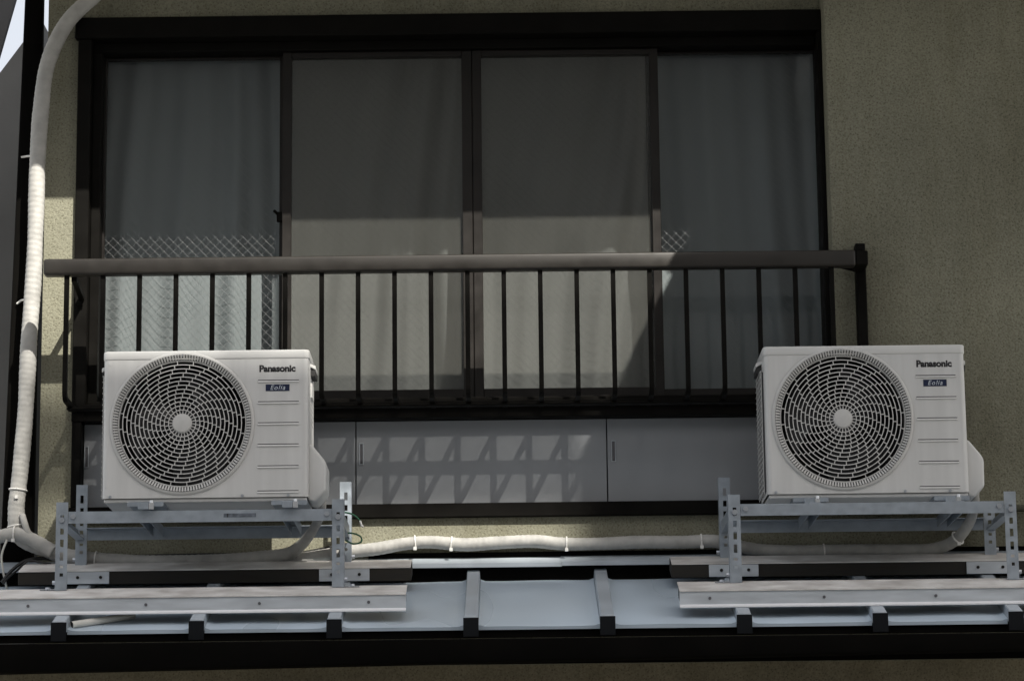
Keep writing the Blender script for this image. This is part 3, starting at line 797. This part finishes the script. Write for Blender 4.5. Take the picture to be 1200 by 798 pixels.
    # grab handles near the top, one each side
    for sx in (-1, 1):
        xe = sx*W/2; o_ = 6*S1 if sx > 0 else 7*S1
        v = [(xe-sx*.002, zl-.005), (xe+sx*o_, zl-.012), (xe+sx*o_, zl-.028), (xe-sx*.002, zl-.016)]
        h = MB().prism(v if sx > 0 else v[::-1], 'y', .10, .22).build('grab_handle', M['whitelid'], t, bevel=.002, seg=1)
        MB().box(min(xe, xe+sx*o_*.95), max(xe, xe+sx*o_*.95), .102, .218, zl-.050, zl-.0285).build('handle_dark_fill', M['rubber'], h)  # black block put in for the shade under the grip
    # wire guard over the coil on the left side
    m = MB()
    for j in range(22): z = .03+j*.021; m.bar((x0-.010, .05, z), (x0-.010, DP-.02, z), .003, .003); 
    for yy in (.055, .11, .165, .22, .26): m.bar((x0-.008, yy, .02), (x0-.008, yy, zl-.05), .003, .003, up=(0,1,0))
    m.build('coil_guard', M['plastic'], t)
    m = MB().box(x0-.004, x0-.0005, .05, DP-.02, .03, zl-.055); m.build('coil', M['fan'], t)
    return t
unit1 = make_unit((X(241.2, 500, 0), -.004, Z(240, 587, 0)), 'white outdoor unit at left, in front of the sunlit curtain')
unit2 = copy_tree(unit1)
unit2['label'] = 'white outdoor unit at right, backed by the olive stucco wall'
unit2.location = (X(1015.0, 495, .05), -.004+.05, Z(1012, 579.5, 0)); unit2.scale = (.984, .984, 1.008)
zmin = rack1.location.z+zr1c+.0467+.0105; 
unit1.location.z = max(unit1.location.z, zmin)
unit2.location.z = max(unit2.location.z, rack2.location.z+zr1c+.0467+.0105)

# ------------------------------------------------------------------ pipes and wiring
def lagged(name, pts, r, label, cat='pipe', ties=(), step=.0057, group='white taped refrigerant pipes', taper=0):
    sp = spline(pts, step); rnd = random.Random(len(sp)); rad = []
    for i in range(len(sp)):
        tp = 1-taper*max(0, min(1, (i/len(sp)-.86)/.08))
        rad.append(tp*r*(1+.025*math.sin(i*.11)+.02*math.sin(i*.047+1)))
    mb = MB(); n_ = 18; L = 0; prev = sp[0]; vs = []; t0 = (sp[1]-sp[0]).normalized()
    h0 = Vector((0,0,1)) if abs(t0.z) < .8 else Vector((0,1,0)); s_ = t0.cross(h0).normalized()
    for i, p in enumerate(sp):                       # overlapping spiral turns of tape
        L += (p-prev).length; prev = p
        t_ = (sp[min(i+1, len(sp)-1)]-sp[max(i-1, 0)]).normalized(); s_ = (s_-t_*s_.dot(t_)).normalized(); u_ = t_.cross(s_)
        for k in range(n_):
            a_ = 2*math.pi*k/n_; ph = (L/.021+k/n_+.25*math.sin(L*7)) % 1.0
            q_ = rad[i]*(1+.06*(ph-.5)+rnd.uniform(-.012,.012)); vs.append(p+s_*(math.cos(a_)*q_)+u_*(math.sin(a_)*q_))
    fs = [(i*n_+k, i*n_+(k+1) % n_, (i+1)*n_+(k+1) % n_, (i+1)*n_+k) for i in range(len(sp)-1) for k in range(n_)]
    fs += [tuple(range(n_-1, -1, -1)), tuple(range((len(sp)-1)*n_, len(sp)*n_))]
    o = mb.add(vs, fs).build(name, M['tape'], None, smooth=True, sharp=38)
    tag(o, label, cat, group)
    for f in ties:
        i = int(f*(len(sp)-2)); a, b = sp[i], sp[i+1]; d = (b-a).normalized()
        h = Vector((0,0,1)) if abs(d.z) < .8 else Vector((1,0,0)); s = d.cross(h).normalized(); u = s.cross(d)
        loop = [a+(s*math.cos(q*math.pi/10)+u*math.sin(q*math.pi/10))*(r*1.08) for q in range(21)]
        m = MB().tube(loop, .0032, 6, cap=False)
        fr_ = -Vector((0,1,0)); c_ = a+fr_*(r*1.05); m.box(c_.x-.006, c_.x+.006, c_.y-.006, c_.y+.004, c_.z-r*.95-.008, c_.z-r*.95+.004)
        m.build('cable_tie', M['tie'], o)
    return o
yp = .545
lagged('refrigerant_pipe', [P(150,-40,.53), P(112,-6,.53), P(78,28,.53), P(56,75,.53), P(48,130,.53), P(44,190,.53), P(42,260,.53), P(39,330,.53), P(34,400,.53), P(30,480,.53), P(24,550,.53), P(19,600,.53), P(24,628,.535), P(50,642,.54), P(80,652,yp), P(120,657,yp), P(200,660,yp), P(280,657,yp), P(330,651,yp), P(350,641,.50), P(366,622,.42), P(376,600,.34), P(376,580,.29), P(372,560,.27)], .031,
       'thick white taped pipe climbing the left wall, then running to the left unit', ties=(.575,.61,.70), taper=.45)
lagged('refrigerant_pipe', [P(-60,648,.50), P(-25,636,.50), P(0,628.5,.50), P(22,626,.50), P(45,636,.50), P(62,646,.50)], .026,
       'short white taped pipe entering at the left edge and joining the pipe bend', ties=(.62,))
lagged('refrigerant_pipe', [P(318,661,.57), P(350,656,.565), P(395,648,.56), P(440,643,.56), P(475,637,.56), P(505,635,.56), P(545,638,.56), P(580,636,.56), P(625,634,.56), P(660,637,.56), P(700,637,.56), P(750,635,.56), P(800,635,.56), P(835,634,.56), P(865,640,.56), P(890,644,.56), P(930,646,.555), P(990,645,.555), P(1060,645,.55), P(1095,643,.52), P(1120,632,.46), P(1136,612,.40), P(1142,590,.33), P(1141,570,.29), P(1138,555,.28)], .0245,
       'long white taped pipe running along the wall foot to the right unit', ties=(.19,.235,.385,.56,.72,.90), taper=.25)
def wire(name, pts, r, m, label, cat='cable', n=6):
    return tag(MB().tube(spline(pts, .01), r, n).build(name, m, None, smooth=True, sharp=60), label, cat)
# branch of thin pipe joining the bend at left
wire('drain_hose', [P(26,603,.50), P(29,613,.49), P(33,624,.49), P(40,634,.50), P(48,640,.505)], .012, M['tape'], 'thin white hose tucked beside the left pipe bend', 'hose', 8)
wire('signal_cable', [P(8,690,.50), P(3,665,.48), P(2,650,.48), P(8,632,.48)], .0042, M['conduit'], 'thin grey cable hanging below the short pipe at the left edge')
wire('signal_cable', [P(2,682,.47), P(14,668,.48), P(30,657,.50), P(50,654,.535), P(70,655,.56), P(95,650,.585), P(140,652,.592), P(250,650,.592), P(330,651,.592), P(390,641,.592)], .0075, M['cableblack'], 'black cable passing behind the white pipe under the left unit')
wire('signal_cable', [P(60,661,.50), P(45,658,.49), P(33,657,.49), P(20,668,.48), P(8,678,.47), P(4,684,.46)], .0045, M['rubber'], 'black cable curving down to the left end of the rear beam')
ew = wire('earth_wire', [P(403,600,.36), P(412,602,.36), P(418,606,.36), P(422,610,.36)], .0035, M['green'], 'green earth wire with bare white end beside the rack of the left unit', 'wire')
bare = MB().tube(spline([P(422,610,.36), P(424,616,.36), P(426,617,.36)], .01), .0042, 6).build('bare_end', M['tie'], ew, smooth=True)
wire('earth_wire', [P(403,624,.36), P(415,625,.35), P(423,629,.35), P(423,635,.35), P(414,637,.36), P(405,633,.37)], .0035, M['green'], 'looped dark green wire behind the rack of the left unit', 'wire')
# short pale conduit lying on the roof
c0, c1 = P(84, 731, -.145), P(130, 724, -.06)
c0.z = rz(c0.y)+.014; c1.z = rz(c1.y)+.014
m = MB(); sp = [c0, c0+(c1-c0)*.5, c1+(c1-c0)*.6]
m.tube(sp, .0125, 14, cap=False)
cdt = m.build('conduit_offcut', M['conduit'], None, smooth=True, sharp=60); tag(cdt, 'short pale plastic tube lying on the roof under the left front beam', 'tube')
d_ = (c1-c0).normalized()
MB().cyl(c0+d_*.002, c0+d_*.0045, .0118, 14).build('bore_shade', M['blackhole'], cdt)  # black disc stands in for shade inside the tube

# ------------------------------------------------------------------ left edge: drainpipe and neighbours
YD = .60
a, a2, c_, d_ = P(30,-30,YD), P(50,-30,YD), P(36,705,YD), P(-3,705,YD)
b = MB(); th = .07
vs = []
for y in (0, th):
    for q in (d_, c_, a2, a): vs.append((q.x, q.y+y, q.z))
b.add(vs, [(0,1,2,3),(7,6,5,4),(0,4,5,1),(1,5,6,2),(2,6,7,3),(3,7,4,0)])
dp = b.build('drainpipe', M['fascia'], None, bevel=.012, seg=2); tag(dp, 'black drainpipe with its shadow gap built in, left corner behind the white pipe', 'drainpipe')  # box widens downwards to take in the shadow beside the pipe
tie = MB().tube([P(25,184.5,.59), P(31,183.5,.585), P(42,182.5,.55)], .0042, 8).build('pipe_strap', M['tie'], dp)
tie = MB().tube([P(20,356,.59), P(25,352,.58), P(36,350,.53)], .0042, 8).build('pipe_strap', M['tie'], dp)
nb_ = thing('neighbour_house', 'grey rendered house side with sloping roof edge, behind the black drainpipe', 'house', (X(-40,600,1.9), 1.9, 0))
inv = Matrix.Translation(-nb_.location)
def npart(mb, n, m, **k):
    o = mb.build(n, m, None, **k); o.parent = nb_; o.matrix_parent_inverse = inv; return o
p = [P(-60,165,1.9), P(0,86,1.9), P(33,42,1.9), P(48,22,1.9)]
poly = [(p[0].x, 0.02), (p[0].x, p[0].z), (p[3].x, p[3].z), (p[3].x, 0.02)]
npart(MB().prism(poly, 'y', 1.9, 6.0), 'wall', M['neigh'])
nb2 = thing('neighbour_roof', 'dark grey roof verge cutting across the sky in the upper left corner', 'roof', (P(-40,0,1.2).x, 1.2, P(0,63,1.2).z))
inv2 = Matrix.Translation(-nb2.location)
q0, q1, q2, q3 = P(-60,270,1.2), P(0,64,1.2), P(19,-3,1.2), P(30,-42,1.2)
o = MB().prism([(q0.x-.35, q0.z), (q0.x, q0.z), (q3.x, q3.z), (q3.x-.35, q3.z)], 'y', 1.2, 1.23).build('roof_verge', M['neighdark'], None); o.parent = nb2; o.matrix_parent_inverse = inv2

# ------------------------------------------------------------------ unseen blocks added behind the camera, shaped to mask the sunlight
YO = -13.0
def sunmap(px, py):                            # where the ray that meets the unit-front plane at this pixel crosses the far front
    q = P(px, py, 0.0); k = -YO
    return q.x+k*SUN.x/-SUN.y, q.z+k*SUN.z/-SUN.y
op = thing('sun_blocker', 'unseen stepped grey block added across the street to mask the sun', 'building', (8, YO, 0))  # unseen block, skyline stepped to keep sun off chosen areas
inv3 = Matrix.Translation(-op.location)
def far_front(px, py, Y):                     # point of the far front that shades this point of the house
    q = P(px, py, Y); k = Y-YO
    return q.x+k*SUN.x/-SUN.y, q.z+k*SUN.z/-SUN.y
ax = far_front(392, 500, 0.0)[0]; az = far_front(240, 404, 0.0)[1]
bx_ = far_front(716, 640, YW)[0]; bz = far_front(600, 650, .545)[1]; cz_ = far_front(1000, 440, YR)[1]
lxa = far_front(20, 500, YW)[0]
o = MB().prism([(lxa-.5, 0.02), (lxa-.5, az), (ax, az), (ax, bz), (bx_+4.2, bz), (bx_+4.2, 0.02)], 'y', YO-6, YO).build('wall', M['opp'], None); o.parent = op; o.matrix_parent_inverse = inv3
o = MB().prism([(bx_, bz+.002), (bx_, cz_), (bx_+4.2, cz_), (bx_+4.2, bz+.002)], 'y', YO-.3, YO).build('tower_blocker', M['opp'], None); o.parent = op; o.matrix_parent_inverse = inv3  # unseen thin tower added to shade the right side
lz0 = far_front(560, 600, .62)[1]; lz1 = far_front(560, 452, .64)[1]
scr = MB(); z = lz0
while z < lz1: scr.box(lxa, bx_-.002, YO-.03, YO-.028, z, z+.0415); z += .048
for xx in (lxa, ax-.3, bx_-.04): scr.box(xx, xx+.03, YO-.07, YO-.031, min(az, bz), lz1)
o = scr.build('sun_dimming_slats', M['neigh'], None); o.parent = op; o.matrix_parent_inverse = inv3  # unseen slats added to pass only part of the sun
for r_ in range(4):
    for c2 in range(3):
        x = lxa-.2+c2*1.9; z = 2+r_*2.9
        o = MB().box(x, x+1.1, YO-.0, YO+.03, z, z+1.3).build('window', M['bronze'], None); o.parent = op; o.matrix_parent_inverse = inv3
oh = tag(MB().prism([(-13, .02), (-13, 9), (-9, 11.6), (lxa-.7, 11.6), (lxa-.7, .02)], 'y', YO-6, YO).build('reflection_blocker', M['opp'], None), 'unseen grey block added across the street to darken the glass reflections', 'house')  # unseen block, raised to hide sky from the window reflections
